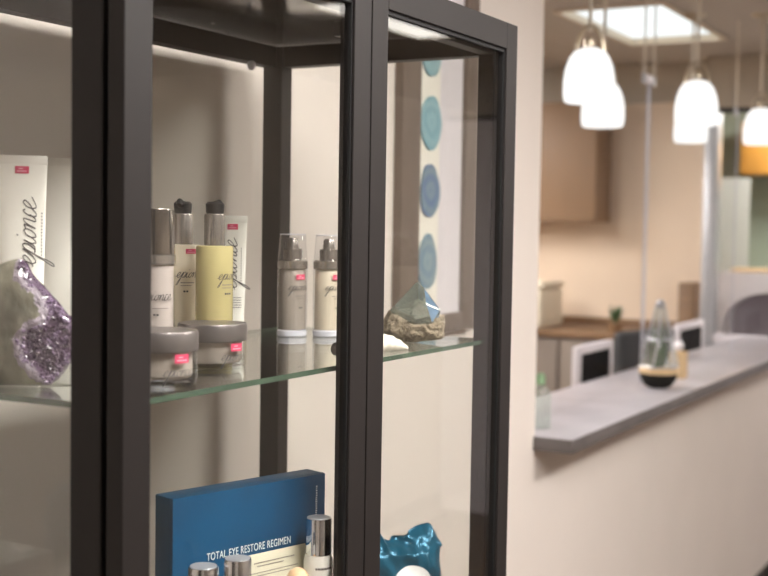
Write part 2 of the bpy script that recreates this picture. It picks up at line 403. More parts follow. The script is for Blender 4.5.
# ================================================================== UPPER SHELF PRODUCTS
def squeeze_tube(x, y, top, wid, rz, label, written=True, tagu=-.012, letters=.0155, wu=.012, wv=.139):
    t = thing('squeeze_tube', label, 'tube', (x, y, ZS), rz)
    h = top-ZS; ch = .028
    lobj('cap', [(0, 0), (wid*.36, 0), (wid*.38, .002), (wid*.36, ch), (0, ch)], m_white, t, 36, sy=.75)
    bm = bmesh.new(); rings = []; n = 36; L = 14
    def sec(k):
        f = k/L; e = f**.75
        a = wid*(.40+.10*f); b = wid*(.30*(1-e))+.0015
        z = ch+(h-ch)*f
        return a, b, z
    for k in range(L+1):
        a, b, z = sec(k)
        rings.append([bm.verts.new((a*cos(2*pi*i/n), b*(abs(sin(2*pi*i/n))**(1-.25*k/L))*(1 if sin(2*pi*i/n) >= 0 else -1), z)) for i in range(n)])
    for A, B in zip(rings, rings[1:]):
        for i in range(n): bm.faces.new((A[i], A[(i+1) % n], B[(i+1) % n], B[i]))
    bm.faces.new(rings[0][::-1]); bm.faces.new(rings[-1])
    link('body', bm, m_white, t, ang=50)
    box('crimped_seal', -wid*.502, wid*.502, -.0022, .0022, h-.011, h, m_white, t, .0008)
    def mapf(u, v):
        f = max(0, min(1, (v-ch)/(h-ch))); e = f**.75
        a = wid*(.40+.10*f); b = wid*(.30*(1-e))+.0015
        c = max(-1, min(1, u/a)); sn = math.sqrt(max(0, 1-c*c))**(1-.25*f)
        yy = -b*sn-.0006
        if v > h-.0115: yy = min(yy, -.0030)
        return Vector((u, yy, v))
    if written:
        pink_tag(t, mapf, tagu-.006, tagu+.011, h-.0225, h-.0135)
        script(t, mapf, letters, wu, wv, vertical=True, thick=.045)
        print_lines(t, mapf, [(wu+.006, wu+.0078, wv+.012+.004*k, .002) for k in range(14)])
        print_lines(t, mapf, [(-.01, .012, h*.36-.004*k, .0012) for k in range(5)], name='small_print')
    return t
FACE = radians(-58)
squeeze_tube(.150, .30, 1.682, .066, radians(-52), 'large white squeeze tube with pink tag and vertical script behind the amethyst', tagu=.000, wu=.020)
squeeze_tube(.268, .345, 1.686, .068, radians(-58), 'plain grey-white squeeze tube right beside the large lettered tube', written=False)
squeeze_tube(.650, .335, 1.614, .040, radians(-55), 'small white squeeze tube standing behind the yellow bottle', tagu=-.006, letters=.0150, wu=.004, wv=.090)

def airless(x, y, h, r, label, face, m_body, body_top, script_size=.006, group=None, clear=True, inner=None):
    t = thing('pump_bottle', label, 'bottle', (x, y, ZS), 0, group)
    bt = body_top
    lobj('base', [(0, 0), (r*.93, 0), (r, .002), (r, .010), (r*.9, .012), (0, .012)], m_acr_edge, t)
    lobj('body', [(0, .0125), (r*.86, .0125), (r*.90, .016), (r*.90, bt-.002), (r*.86, bt), (0, bt)], m_body, t)
    sl = [(r*.935, .011), (r, .0125), (r, bt-.001), (r*.93, bt)]
    lobj('clear_sleeve', sl, m_acr, t)
    lobj('collar', [(0, bt+.0003), (r*1.0, bt+.0003), (r*1.01, bt+.002), (r*1.01, bt+.014), (r*.9, bt+.0155), (0, bt+.0155)], m_silver, t)
    z = bt+.016
    lobj('pump_head', [(0, z), (r*.62, z), (r*.62, z+(h-z)*.42), (r*.40, z+(h-z)*.46), (r*.36, z+(h-z)*.8), (r*.30, z+(h-z)*.86), (0, z+(h-z)*.86)], inner or m_silver, t, 28)
    lobj('clear_cap', [(r*.99, z), (r*.97, z+.001), (r*.86, h-.002), (r*.82, h), (0, h)], m_acr, t)
    bm = bmesh.new(); tube(bm, [(r*.85*cos(a), r*.85*sin(a), h) for a in [2*pi*i/32 for i in range(33)]], .0009, 6, False)
    link('cap_rim', bm, m_acr_edge, t)
    mp = cyl_map(0, 0, r, face)
    pink_tag(t, mp, .001, .019, bt-.018, bt-.009)
    script(t, mp, script_size, -.012, bt-.036)
    print_lines(t, mp, [(.0, .02, bt-.047, .0012), (.004, .02, bt-.051, .001)])
    bm = bmesh.new()
    for k in range(2): patch(bm, mp, .006+k*.004, .009+k*.004, bt-.068, bt-.0655)
    link('dot_mark', bm, m_ink, t, smooth=False)
    return t
fA = radians(226)
airless(.822, .336, .178, .0262, 'taupe pump bottle with clear cap, left one of the pair near the back post', fA, m_taupe, .118, .0075)
airless(.858, .284, .177, .0268, 'lighter pearl pump bottle with clear cap, right one of the pair', fA, m_cream, .118, .0075)

# silver topped bottle at the far left of the right-hand group
t = thing('pump_bottle', 'mauve-white bottle with tall reflective silver top next to the door stile', 'bottle', (.290, .200, ZS))
r = .0262
lobj('base', [(0, 0), (r*.93, 0), (r, .002), (r, .012), (0, .012)], m_acr_edge, t)
lobj('body', [(0, .0125), (r*.9, .0125), (r*.92, .016), (r*.92, .140), (0, .140)], m_mauve, t)
lobj('clear_sleeve', [(r, .0125), (r, .139), (r*.93, .140)], m_acr, t)
lobj('collar', [(0, .1405), (r*1.02, .1405), (r*1.03, .143), (r*1.03, .152), (r*.98, .153), (0, .153)], m_silver, t)
lobj('pump_head', [(0, .1535), (r*.7, .1535), (r*.7, .175), (r*.5, .178), (r*.45, .198), (0, .2)], m_silver, t)
lobj('cap', [(r*1.0, .1535), (r*.99, .156), (r*.93, .211), (r*.90, .213), (0, .213)], mat('reflective silver cap', (168, 160, 154), .14, metal=.95, var=.25, scale=9, stretch=(6, 6, .1)), t)
mp = cyl_map(0, 0, r, radians(224))
script(t, mp, .0078, -.020, .094); print_lines(t, mp, [(-.006, .016, .083, .0012)])
bm = bmesh.new()
for k in range(2): patch(bm, mp, -.004+k*.004, -.001+k*.004, .074, .0765)
link('dot_mark', bm, m_ink, t, smooth=False)

def pump2(x, y, rad, bt, ct, ht, m_body, label, face, head_rz, tagged, word_u):
    t = thing('pump_bottle', label, 'bottle', (x, y, ZS))
    lobj('body', [(0, 0), (rad*.94, 0), (rad, .003), (rad, bt-.004), (rad*.97, bt-.001), (rad*.90, bt), (0, bt)], m_body, t)
    c = rad*.56
    lobj('collar', [(0, bt+.0003), (c, bt+.0003), (c, ct-.002), (c*.96, ct), (0, ct)], m_silver, t)
    hd = lobj('pump_head', [(0, ct+.0003), (c*.8, ct+.0003), (c*.86, ct+.003), (c*.9, ht-.003), (c*.7, ht), (0, ht)], m_black, t, 28)
    bm = bmesh.new(); tube(bm, [(0, 0, ht-.005), (c*.8*cos(head_rz), c*.8*sin(head_rz), ht-.004), (c*1.25*cos(head_rz), c*1.25*sin(head_rz), ht-.001), (c*1.6*cos(head_rz), c*1.6*sin(head_rz), ht-.006)], [.006, .006, .005, .004], 12)
    link('nozzle', bm, m_black, hd)
    mp = cyl_map(0, 0, rad, face)
    if tagged: pink_tag(t, mp, tagged, tagged+.016, bt-.013, bt-.006)
    script(t, mp, .0078, word_u, bt-.047)
    print_lines(t, mp, [(word_u+.006, word_u+.026, bt-.055, .0013), (word_u+.006, word_u+.022, bt-.059, .001)])
    bm = bmesh.new()
    for k in range(3 if not tagged else 2): patch(bm, mp, word_u+.010+k*.004, word_u+.013+k*.004, bt-.068, bt-.0655)
    link('dot_mark', bm, m_ink, t, smooth=False)
    return t
pump2(.437, .272, .0262, .164, .208, .226, m_cream, 'cream bottle with black pump between the silver-topped and yellow bottles', radians(222), radians(205), .003, -.010)
pump2(.418, .200, .0262, .164, .208, .225, m_yellow, 'bottle of pale yellow liquid with silver collar and black pump', radians(222), radians(20), 0, .003)

def jar(x, y, rad, label, face, zl, hl):
    t = thing('cream_jar', label, 'jar', (x, y, ZS))
    lobj('base', [(0, 0), (rad*.93, 0), (rad*.97, .002), (rad*.97, .004), (rad*.75, .0055), (0, .0055)], m_acr, t, 56)
    lobj('jar_wall', [(rad*.97, .004), (rad*.99, .007), (rad*.99, zl-.001)], m_acr, t, 56)
    lobj('inner_cup', [(0, .008), (rad*.80, .008), (rad*.86, .012), (rad*.86, zl-.001), (0, zl-.001)], m_taupe, t, 56)
    lobj('lid', [(0, zl), (rad, zl), (rad*1.01, zl+.002), (rad*1.01, hl-.003), (rad*.98, hl), (0, hl+.0004)], m_lid, t, 64)
    mp = cyl_map(0, 0, rad, face)
    pink_tag(t, mp, .004, .024, zl-.0125, zl-.002)
    script(t, mp, .0075, -.010, .013); print_lines(t, mp, [(.002, .024, .006, .0012)])
    return t
jar(.192, .112, .0475, 'round grey-lidded cream jar nearest the door stile', radians(238), .041, .065)
jar(.366, .163, .0465, 'round grey-lidded cream jar below the yellow bottle', radians(244), .0375, .0605)

# ---- amethyst geode
def Rdir(a=radians(29.2)): return Vector((sin(a), -cos(a), 0)), Vector((cos(a), sin(a), 0))
def inside(p, poly):
    c = False; j = len(poly)-1
    for i in range(len(poly)):
        a, b = poly[i], poly[j]
        if (a[1] > p[1]) != (b[1] > p[1]) and p[0] < (b[0]-a[0])*(p[1]-a[1])/(b[1]-a[1])+a[0]: c = not c
        j = i
    return c
def distpoly(p, poly):
    d = 9
    for i in range(len(poly)):
        a = Vector(poly[i-1]); b = Vector(poly[i]); q = Vector(p); t = max(0, min(1, (q-a).dot(b-a)/max(1e-9, (b-a).length_squared))); d = min(d, (q-(a+(b-a)*t)).length)
    return d
def px2m(pts, sc, x0, y0): return [((x-x0)*sc, (y0-y)*sc) for x, y in pts]
K = 1.16e-3/3.6
out = px2m([(-115, 150), (-80, 60), (-30, 20), (10, 10), (40, 0), (65, 8), (80, 45), (100, 75), (128, 98), (150, 125), (190, 170), (230, 215), (250, 265), (256, 300), (245, 350), (215, 395), (185, 440), (150, 462), (90, 468), (0, 470), (-80, 468), (-125, 440), (-140, 330)], K, 70, 468)
purp = px2m([(45, 12), (64, 15), (80, 50), (105, 82), (128, 102), (150, 130), (190, 175), (228, 220), (247, 270), (246, 340), (215, 380), (180, 430), (155, 452), (125, 440), (105, 405), (70, 370), (62, 340), (55, 290), (85, 245), (130, 228), (150, 200), (130, 150), (110, 110), (70, 85), (45, 60)], K, 70, 468)
def polar_outline(poly, c, th):
    d = Vector((cos(th), sin(th))); best = 0
    for i in range(len(poly)):
        a = Vector(poly[i-1])-c; b = Vector(poly[i])-c; e = b-a; den = d.x*e.y-d.y*e.x
        if abs(den) < 1e-9: continue
        t = (a.x*e.y-a.y*e.x)/den; u = (a.x*d.y-a.y*d.x)/den
        if t > 0 and -1e-6 <= u <= 1+1e-6: best = max(best, t)
    return best
am = thing('amethyst_geode', 'purple amethyst geode with grey agate rim on the upper shelf at far left', 'crystal', (.080, .215, ZS), radians(-60.8+0))
c0 = Vector((-.012, .058)); NR, NA = 22, 96
bm = bmesh.new(); FV = {}
def depthf(t, x, z):
    return .030*math.sqrt(max(0, 1-t**2.2))+.0025*noise.noise(Vector((x*60, z*60, 3)))
def make_side(sgn):
    rings = []
    for k in range(NR+1):
        t = k/NR
        row = []
        for i in range(NA):
            th = 2*pi*i/NA; rr = polar_outline(out, c0, th); rr *= 1+.02*noise.noise(Vector((cos(th)*5, sin(th)*5, 1)))
            p = c0+Vector((cos(th), sin(th)))*rr*t
            y = depthf(t, p.x, p.y)*sgn
            if sgn < 0:
                if inside(p, purp): y += .010*min(1, distpoly(p, purp)/.012)
            row.append((p.x, y, max(.0004, p.y)))
        rings.append(row)
    return rings
allr = {}
for sgn in (-1, 1):
    R = make_side(sgn); vr = []
    for k, row in enumerate(R):
        if k == 0: vr.append([bm.verts.new(row[0])])
        elif k == NR and sgn > 0: vr.append(allr[-1][NR])
        else: vr.append([bm.verts.new(q) for q in row])
    allr[sgn] = vr
    for k in range(NR):
        for i in range(NA):
            j = (i+1) % NA
            vs = [vr[0][0], vr[1][i], vr[1][j]] if k == 0 else [vr[k][i], vr[k+1][i], vr[k+1][j], vr[k][j]]
            try: f = bm.faces.new(vs)
            except ValueError: continue
            c = f.calc_center_median(); p = (c.x, c.z)
            if sgn < 0:
                ins = inside(p, purp); dd = distpoly(p, purp)
                wob = .0045+.0025*noise.noise(Vector((c.x*90, c.z*90, 0)))
                f.material_index = 2 if (ins and (dd > wob or distpoly(p, out) < .007)) else (1 if dd < wob+.001 else 0)
link('body', bm, [m_agate, m_lilac, m_purple], am, ang=70)
bm = bmesh.new(); n = 0
while n < 760:
    p = (random.uniform(-.03, .062), random.uniform(0, .152))
    if not inside(p, purp): continue
    dd = distpoly(p, purp)
    if dd < .0035 and distpoly(p, out) > .006 and random.random() < .7: continue
    pc = Vector(p)-c0; th = math.atan2(pc.y, pc.x); t = min(1, pc.length/max(1e-6, polar_outline(out, c0, th)))
    y = -depthf(t, *p)+.010*min(1, dd/.012)
    rr = random.uniform(.0009, .0024); hh = rr*random.uniform(1.2, 2.4)
    d = Vector((random.uniform(-.6, .6), -1, random.uniform(-.4, .7))).normalized()
    a = d.orthogonal().normalized(); b = d.cross(a); base = Vector((p[0], y+.001, max(.003, p[1]))); rot = random.uniform(0, 6)
    ring = [bm.verts.new(base+(a*cos(rot+2*pi*i/6)+b*sin(rot+2*pi*i/6))*rr) for i in range(6)]
    ring2 = [bm.verts.new(v.co+d*hh*.5) for v in ring]; ap = bm.verts.new(base+d*hh*1.1)
    mi = 0 if (dd > .006 and random.random() < .86) else 1
    for i in range(6):
        j = (i+1) % 6
        f = bm.faces.new((ring[i], ring[j], ring2[j], ring2[i])); f.material_index = mi
        f = bm.faces.new((ring2[i], ring2[j], ap)); f.material_index = mi
    n += 1
link('crystals', bm, [m_purple, m_purple2], am, smooth=False)

# ---- polished quartz on its rough base
st = thing('polished_crystal', 'faceted polished quartz point on rough brown rock base behind right door', 'crystal', (.850, .112, ZS), radians(-60.8))
K2 = 1.74e-3/4.43
ob = px2m([(20, 280), (28, 245), (50, 210), (62, 190), (100, 200), (175, 230), (250, 215), (296, 205), (300, 240), (298, 315), (250, 322), (180, 330), (120, 335), (80, 305), (30, 298)], K2, 160, 333)
bm = bmesh.new(); c1 = Vector((0, .026)); vr = {}
for sgn in (-1, 1):
    rows = []
    for k in range(13):
        t = k/12; row = []
        for i in range(64):
            th = 2*pi*i/64; rr = polar_outline(ob, c1, th)*(1+.03*noise.noise(Vector((cos(th)*4, sin(th)*4, 7))))
            p = c1+Vector((cos(th), sin(th)))*rr*t
            y = sgn*(.036*math.sqrt(max(0, 1-t**2.6))+.003*noise.noise(Vector((p.x*120, p.y*120, sgn*4))))
            row.append((p.x, y, max(.0003, p.y)))
        if k == 0: rows.append([bm.verts.new(row[0])])
        elif k == 12 and sgn > 0: rows.append(vr[-1][12])
        else: rows.append([bm.verts.new(q) for q in row])
    vr[sgn] = rows
    for k in range(12):
        for i in range(64):
            j = (i+1) % 64
            vs = [rows[0][0], rows[1][i], rows[1][j]] if k == 0 else [rows[k][i], rows[k+1][i], rows[k+1][j], rows[k][j]]
            try: bm.faces.new(vs)
            except ValueError: pass
link('rock_base', bm, m_stone, st, ang=80)
def P2(x, y, dep): v = px2m([(x, y)], K2, 160, 333)[0]; return (v[0], dep, v[1])
bm = bmesh.new()
V = [bm.verts.new(q) for q in [P2(175, 70, 0), P2(62, 192, -.020), P2(150, 240, -.036), P2(212, 160, -.034), P2(205, 95, -.008), P2(278, 190, -.014), P2(240, 245, -.034),
     P2(70, 215, .022), P2(160, 240, .034), P2(270, 215, .024), P2(195, 175, .026), P2(185, 262, -.030), P2(90, 225, -.026), P2(265, 235, -.022)]]
r_ = bmesh.ops.convex_hull(bm, input=bm.verts)
for f in bm.faces:
    c = f.calc_center_median(); f.material_index = 1 if (c.x > .010 and f.normal.x > .25) else 0
bmesh.ops.bevel(bm, geom=list(bm.edges), offset=.0012, segments=1, affect='EDGES')
link('quartz_point', bm, [m_quartz, m_quartzb], st, smooth=False)
# ---- shell
bm = bmesh.new(); rings = []
for k in range(25):
    t = k/24; x = -.050+.098*t; rr = .0195*math.sin(pi*min(1, t*.9+.02))**.8*(1-.35*t)*(1+.05*sin(t*40)); 
    rings.append([bm.verts.new((x, rr*1.1*cos(2*pi*i/28), max(.0002, rr*.85+.9*rr*sin(2*pi*i/28)*(1+.04*cos(6*2*pi*i/28))-.001))) for i in range(28)])
for A, B in zip(rings, rings[1:]):
    for i in range(28): bm.faces.new((A[i], A[(i+1) % 28], B[(i+1) % 28], B[i]))
bm.faces.new(rings[0][::-1]); bm.faces.new(rings[-1])
sh = link('seashell', bm, m_shell, ang=80); sh.location = (.692, .080, ZS); sh.rotation_euler = (0, 0, radians(-22))
tag(sh, 'smooth white seashell lying left of the rock-based quartz', 'shell')

# ================================================================== LOWER SHELF
ZR = 1.02
ris = box('display_riser', .10, .62, .030, .30, ZB, ZR, m_white, None, .003); tag(ris, 'white riser block on the lower shelf under the blue box', 'riser')
# blue box
dirx = Vector((.252, -.075, 0)).normalized(); ang = math.atan2(dirx.y, dirx.x)
bb = thing('product_box', 'glossy teal blue regimen box standing upright on the riser', 'box', (.268, .150, ZR), ang)
BW, BT, BH = .263, .041, 1.2445-ZR
bm = bmesh.new(); bx(bm, 0, BW, 0, BT, 0, BH, .0018)
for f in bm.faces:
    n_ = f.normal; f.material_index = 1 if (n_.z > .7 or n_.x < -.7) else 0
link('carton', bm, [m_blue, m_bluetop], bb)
box('carton_seam', -.0004, BW+.0004, .006, .0066, -.0, BH+.0003, m_bluetop, bb)
text('lettering', 'TOTAL EYE RESTORE REGIMEN', .0148, m_wht_ink, (.054, -.0005, 1.137-ZR+.0165), (radians(90), 0, 0), bb, squash=.66)
def bmap(u, v): return Vector((u, -.0006, v))
bm = bmesh.new(); z = 1.172-ZR
while z < 1.228-ZR:
    L = random.uniform(.002, .004); patch(bm, bmap, .2435+random.uniform(0, .001), .2475-random.uniform(0, .001), z, z+L*.45, n=1); z += L
link('side_lettering', bm, m_wht_ink, bb, smooth=False)
# card
cd = thing('info_card', 'cream information card leaning on the front of the blue box', 'card', (.268, .150, ZR), ang)
bm = bmesh.new()
vs = [bm.verts.new(q) for q in [(.100, -.0050, 1.150-ZR), (.222, -.0050, 1.150-ZR), (.222, -.022, 0), (.100, -.022, 0), (.100, -.0042, 1.150-ZR), (.222, -.0042, 1.150-ZR), (.222, -.0212, 0), (.100, -.0212, 0)]]
for q in ((0, 1, 2, 3), (7, 6, 5, 4), (0, 4, 5, 1), (1, 5, 6, 2), (2, 6, 7, 3), (3, 7, 4, 0)): bm.faces.new([vs[i] for i in q])
link('card_sheet', bm, m_card, cd, smooth=False)
hh = 1.150-ZR
def cmap(u, v): return Vector((u, -.022+.017*v/hh-.0006, v))
print_lines(cd, cmap, [(.128, .200, hh-.013, .0012), (.133, .180, hh-.0175, .0012), (.12, .205, hh-.026, .001), (.12, .19, hh-.030, .001)], m=m_ink2)

def chrome_bottle(x, y, top, r, ch, label, letters=False, base=ZR):
    t = thing('treatment_bottle', label, 'bottle', (x, y, base)); h = top-base
    lobj('body', [(0, 0), (r*1.02, 0), (r*1.06, .002), (r*1.06, h-ch-.010), (r*1.0, h-ch-.006), (r*.96, h-ch-.0005), (0, h-ch-.0005)], m_white, t)
    c = r*.95
    lobj('chrome_cap', [(0, h-ch), (c, h-ch), (c, h-.0015), (c*.97, h), (0, h)], m_chrome, t, 44)
    lobj('cap_top', [(0, h+.0002), (c*.9, h+.0002), (c*.88, h+.0008), (0, h+.0009)], m_alum, t, 44)
    if letters: print_lines(t, cyl_map(0, 0, r*1.06, radians(236)), [(-.012, .014, h-ch-.019, .003)], name='lettering', m=m_ink2)
    return t
chrome_bottle(.246, .083, 1.172, .0200, .045, 'chrome-capped bottle, leftmost of the three in front of the blue box')
chrome_bottle(.272, .0495, 1.181, .0185, .045, 'chrome-capped bottle, middle of the three in front of the blue box')
chrome_bottle(.467, .0525, 1.193, .0192, .050, 'chrome-capped white bottle at the right end of the blue box', True)
pb = thing('domed_jar', 'small white jar with rounded peach lid before the cream card', 'jar', (.410, .049, ZR))
lobj('body', [(0, 0), (.016, 0), (.0165, .002), (.0165, .083), (0, .083)], m_white, pb)
lobj('domed_lid', [(0, .0835), (.0165, .0835), (.0168, .093), (.0155, .104), (.011, .112), (.005, .1155), (0, .116)], m_peach, pb)
# pale stone
bm = bmesh.new(); bmesh.ops.create_icosphere(bm, subdivisions=4, radius=1)
for v in bm.verts:
    k = 1+.16*noise.noise(v.co*2.2)+.05*noise.noise(v.co*7)
    v.co = Vector((v.co.x*.030*k, v.co.y*.026*k, v.co.z*.066*k*(1 if v.co.z > 0 else .98)))
zmin = min(v.co.z for v in bm.verts)
for v in bm.verts: v.co.z = max(0, v.co.z-zmin-.003)
po = link('pale_stone', bm, m_pale, ang=80); po.location = (.170, .110, ZR)
tag(po, 'pale grey rough stone at the left end of the riser', 'stone')

# foil pouch
po = thing('foil_pouch', 'crumpled teal foil pouch with white oval label on the lower shelf', 'pouch', (.832, .108, ZB), radians(-33))
def pshape(u, v, sgn):     # u -1..1, v 0..1
    hw = .070*(1-.05*v); x = u*hw
    bul = (1-abs(u)**2.4)*math.sin(pi*min(.98, v*.85+.12))**.9
    y = sgn*.026*bul+.004*sin(v*23+u*5)*v
    z = .208*v
    if v > .74:
        q = (v-.74)/.26
        top = [(-1.1, .030), (-.62, .033), (-.56, .045), (-.46, .030), (-.30, .024), (.1, .036), (.62, .050), (.80, .056), (.88, .044), (1.0, .026), (1.1, .02)]
        for (ua, ta), (ub, tb) in zip(top, top[1:]):
            if ua <= u <= ub: tz = ta+(tb-ta)*(u-ua)/(ub-ua)
        x += .010*q*(1 if u > .7 else 0)*(u-.7)/.3; y += .022*q+.005*q*sin(u*11+q*3)+.003*sin(q*5)*sin(u*17); z = .208*.74+(tz*.75-.002)*q
    crk = .0022*noise.noise(Vector((u*5, v*9, 2)))+.003*abs(noise.noise(Vector((u*3, v*5, 5))))
    return Vector((x, y-crk*sgn*-1, z))
bm = bmesh.new(); NU, NV = 44, 44; g = {}
for sgn in (-1, 1):
    for i in range(NU+1):
        for k in range(NV+1):
            u = -1+2*i/NU; v = k/NV
            if sgn > 0 and (i in (0, NU)): g[sgn, i, k] = g[-1, i, k]; continue
            p = pshape(u, v, sgn)
            if sgn > 0 and v > .74: p.y += .0012
            g[sgn, i, k] = bm.verts.new(p)
    for i in range(NU):
        for k in range(NV):
            try: bm.faces.new((g[sgn, i, k], g[sgn, i+1, k], g[sgn, i+1, k+1], g[sgn, i, k+1]))
            except ValueError: pass
for k in (0, NV):
    for i in range(1, NU):
        pass
link('bag', bm, m_foil, po, ang=28)
bm = bmesh.new(); cen = (-.02, .42); ring = []
for r_i in range(7):
    f = r_i/6; row = []
    for i in range(40):
        a = 2*pi*i/40; u = cen[0]+.66*f*cos(a); v = cen[1]+.235*f*sin(a); p = pshape(u, v, -1); p.y -= .0011; row.append(bm.verts.new(p))
    ring.append(row)
for A, B in zip(ring[0:], ring[1:]):
    for i in range(40):
        try: bm.faces.new((A[i], A[(i+1) % 40], B[(i+1) % 40], B[i]))
        except ValueError: pass
link('oval_label', bm, m_foil_lab, po)

# ================================================================== FRAMED AGATES
YF = .565
ar = thing('framed_art', 'tall taupe wood shadow-box frame with blue agate slices on the wall', 'picture', (1.77, YW, 1.3))
X0, X1, Z0, Z1 = 1.642-1.77, 2.068-1.77, 1.325-1.3, 2.50-1.3
LB = .094; RB = .068
bm = bmesh.new(); yf = YF-YW
bx(bm, X0, X0+LB, yf, 0, Z0, Z1, .002); bx(bm, X1-RB, X1, yf, 0, Z0, Z1, .002)
bx(bm, X0+LB, X1-RB, yf, 0, Z0, Z0+.050, .002); bx(bm, X0+LB, X1-RB, yf, 0, Z1-.1, Z1, .002)
link('frame', bm, m_framewood, ar)
box('backing_board', X0+LB, X1-RB, -.010, -.002, Z0+.050, Z1-.1, m_lilacw, ar)
box('mat_board', X0+LB+.003, 1.855-1.77, -.016, -.0105, Z0+.050, Z1-.1, m_mat, ar)
random.seed(3)
for k, (xx, zz, hx, hz, c1_, c2_) in enumerate([(1.735, 2.045, .054, .066, (118, 160, 170), (132, 172, 178)), (1.738, 1.863, .054, .068, (104, 156, 170), (128, 172, 182)),
        (1.738, 1.690, .052, .066, (78, 108, 152), (112, 138, 152)), (1.730, 1.510, .050, .070, (104, 136, 156), (134, 154, 162)), (1.737, 2.23, .06, .06, (80, 140, 156), (120, 170, 180))]):
    bm = bmesh.new(); n = 48; fr = []; bk = []; sd = 10*k
    for i in range(n):
        a = 2*pi*i/n; q = 1+.07*noise.noise(Vector((cos(a)*1.3+sd, sin(a)*1.3, k)))+(.05 if k in (2, 3) else 0)*sin(3*a+k)
        fr.append(bm.verts.new((hx*q*cos(a), -.005, hz*q*sin(a)))); bk.append(bm.verts.new((hx*q*cos(a), 0, hz*q*sin(a))))
    bm.faces.new(fr); bm.faces.new(bk[::-1])
    for i in range(n): bm.faces.new((fr[i], fr[(i+1) % n], bk[(i+1) % n], bk[i]))
    mm = bpy.data.materials.new('agate slice %d' % k); mm.use_nodes = True; nt = mm.node_tree; b = nt.nodes['Principled BSDF']
    tc = nt.nodes.new('ShaderNodeTexCoord'); wv = nt.nodes.new('ShaderNodeTexWave'); wv.wave_type = 'RINGS'; wv.rings_direction = 'SPHERICAL'
    wv.inputs['Scale'].default_value = 9; wv.inputs['Distortion'].default_value = 4; wv.inputs['Detail'].default_value = 3
    rp = nt.nodes.new('ShaderNodeValToRGB'); rp.color_ramp.elements[0].color = lin(c1_); rp.color_ramp.elements[1].color = lin(c2_)
    nt.links.new(tc.outputs['Object'], wv.inputs[0]); nt.links.new(wv.outputs['Fac'], rp.inputs[0]); nt.links.new(rp.outputs[0], b.inputs['Base Color']); b.inputs['Roughness'].default_value = .35
    o = link('agate_slice', bm, mm, ar, smooth=False); o.location = (xx+.062-1.77, -.0165, zz-1.3)

# ================================================================== HANGING SHIELDS OVER THE LEDGE
def shield(x0, x1, z0, z1, label):
    t = thing('plexiglass_shield', label, 'divider', ((x0+x1)/2, .705, z0)); a = (x1-x0)/2; h = z1-z0
    box('panel', -a, a, -.0025, .0025, 0, h, m_plexi, t)
    box('bright_edge', -a-.002, -a, -.003, .003, 0, h, m_acr_edge, t); box('bright_edge', a, a+.002, -.003, .003, 0, h, m_acr_edge, t)
    for sx in (-a+.05, a-.05):
        bm = bmesh.new(); tube(bm, [(sx, 0, h-.01), (sx, 0, CZ-z0)], .004, 8); link('cord', bm, m_cord, t)
        box('clip', sx-.018, sx+.018, -.007, .007, h-.03, h+.012, m_alum, t, .003)
    return t
shield(2.74, 4.02, ZL+.001, 2.235, 'clear hanging plexiglass shield at the near end of the ledge')
shield(4.055, 5.60, ZL+.001, 2.235, 'clear hanging plexiglass shield at the far end of the ledge')
bm = bmesh.new(); bx(bm, -.03, .03, -.009, .009, 0, .03, .004); o = link('joining_clip', bm, m_petal); o.location = (4.037, .705, 2.215)
tag(o, 'white plastic clip joining the tops of the two hanging shields', 'clip')

# ================================================================== PENDANTS
def pendant(x, y, zb, label):
    t = thing('pendant_lamp', label, 'pendant lamp', (x, y, zb), radians(-60)); r = .09; h = .19
    lobj('glass_shade', [(0, 0), (r*.84, 0), (r*.92, .005), (r*.97, .030), (r*.965, .075), (r*.90, .115), (r*.76, .150), (r*.58, .172), (r*.34, h-.008), (0, h-.006)], e_pend, t, 36)
    bm = bmesh.new(); pts = [(.047*cos(a), 0, h-.030+.098*sin(a)) for a in [radians(8)+(pi-radians(16))*i/16 for i in range(17)]]
    tube(bm, pts, .007, 10); lathe(bm, [(0, h), (.02, h), (.02, h+.02), (.008, h+.03), (0, h+.03)], 16)
    link('yoke', bm, m_nickel, t)
    bm = bmesh.new(); tube(bm, [(0, 0, h+.048), (0, 0, CZ-zb-.02)], .007, 10); link('stem', bm, m_cord, t)
    lobj('canopy', [(0, CZ-zb-.022), (.03, CZ-zb-.022), (.062, CZ-zb-.006), (.064, CZ-zb), (0, CZ-zb)], m_nickel, t, 28)
    return t
pendant(3.005, .592, 2.028, 'glowing white pendant lamp nearest the cabinet, largest in view')
pendant(3.78, .812, 2.012, 'glowing white pendant lamp half hidden behind the nearest one')
pendant(4.02, .500, 2.028, 'glowing white pendant lamp, middle one, overlapping a farther one')
pendant(5.29, .868, 2.052, 'glowing white pendant lamp peeking below the middle pendant')
pendant(5.42, .548, 2.045, 'glowing white pendant lamp at the right edge beside the glazed partition')

# ================================================================== LEDGE OBJECTS
# terrarium
te = thing('terrarium', 'pointed glass terrarium with green plants and dark soil on the ledge', 'terrarium', (3.975, .613, ZL))
r = .080; n = 6
lobj('bowl', [(0, .0), (.035, 0), (.055, .010), (.072, .035), (.078, .062), (0, .062)], m_soil, te, 30)
lobj('sand_band', [(.0785, .060), (.080, .064), (.079, .080), (.074, .086), (0, .087)], m_sand, te, 30)
bm = bmesh.new(); ring = [bm.verts.new((.081*cos(2*pi*i/n), .081*sin(2*pi*i/n), .088)) for i in range(n)]
mid = [bm.verts.new((.058*cos(2*pi*i/n+.2), .058*sin(2*pi*i/n+.2), .20)) for i in range(n)]
top = [bm.verts.new((.018*cos(2*pi*i/n+.4), .018*sin(2*pi*i/n+.4), .345)) for i in range(n)]
for A, B in ((ring, mid), (mid, top)):
    for i in range(n): bm.faces.new((A[i], A[(i+1) % n], B[(i+1) % n], B[i]))
edges = [(e.verts[0].co.copy(), e.verts[1].co.copy()) for e in bm.edges]
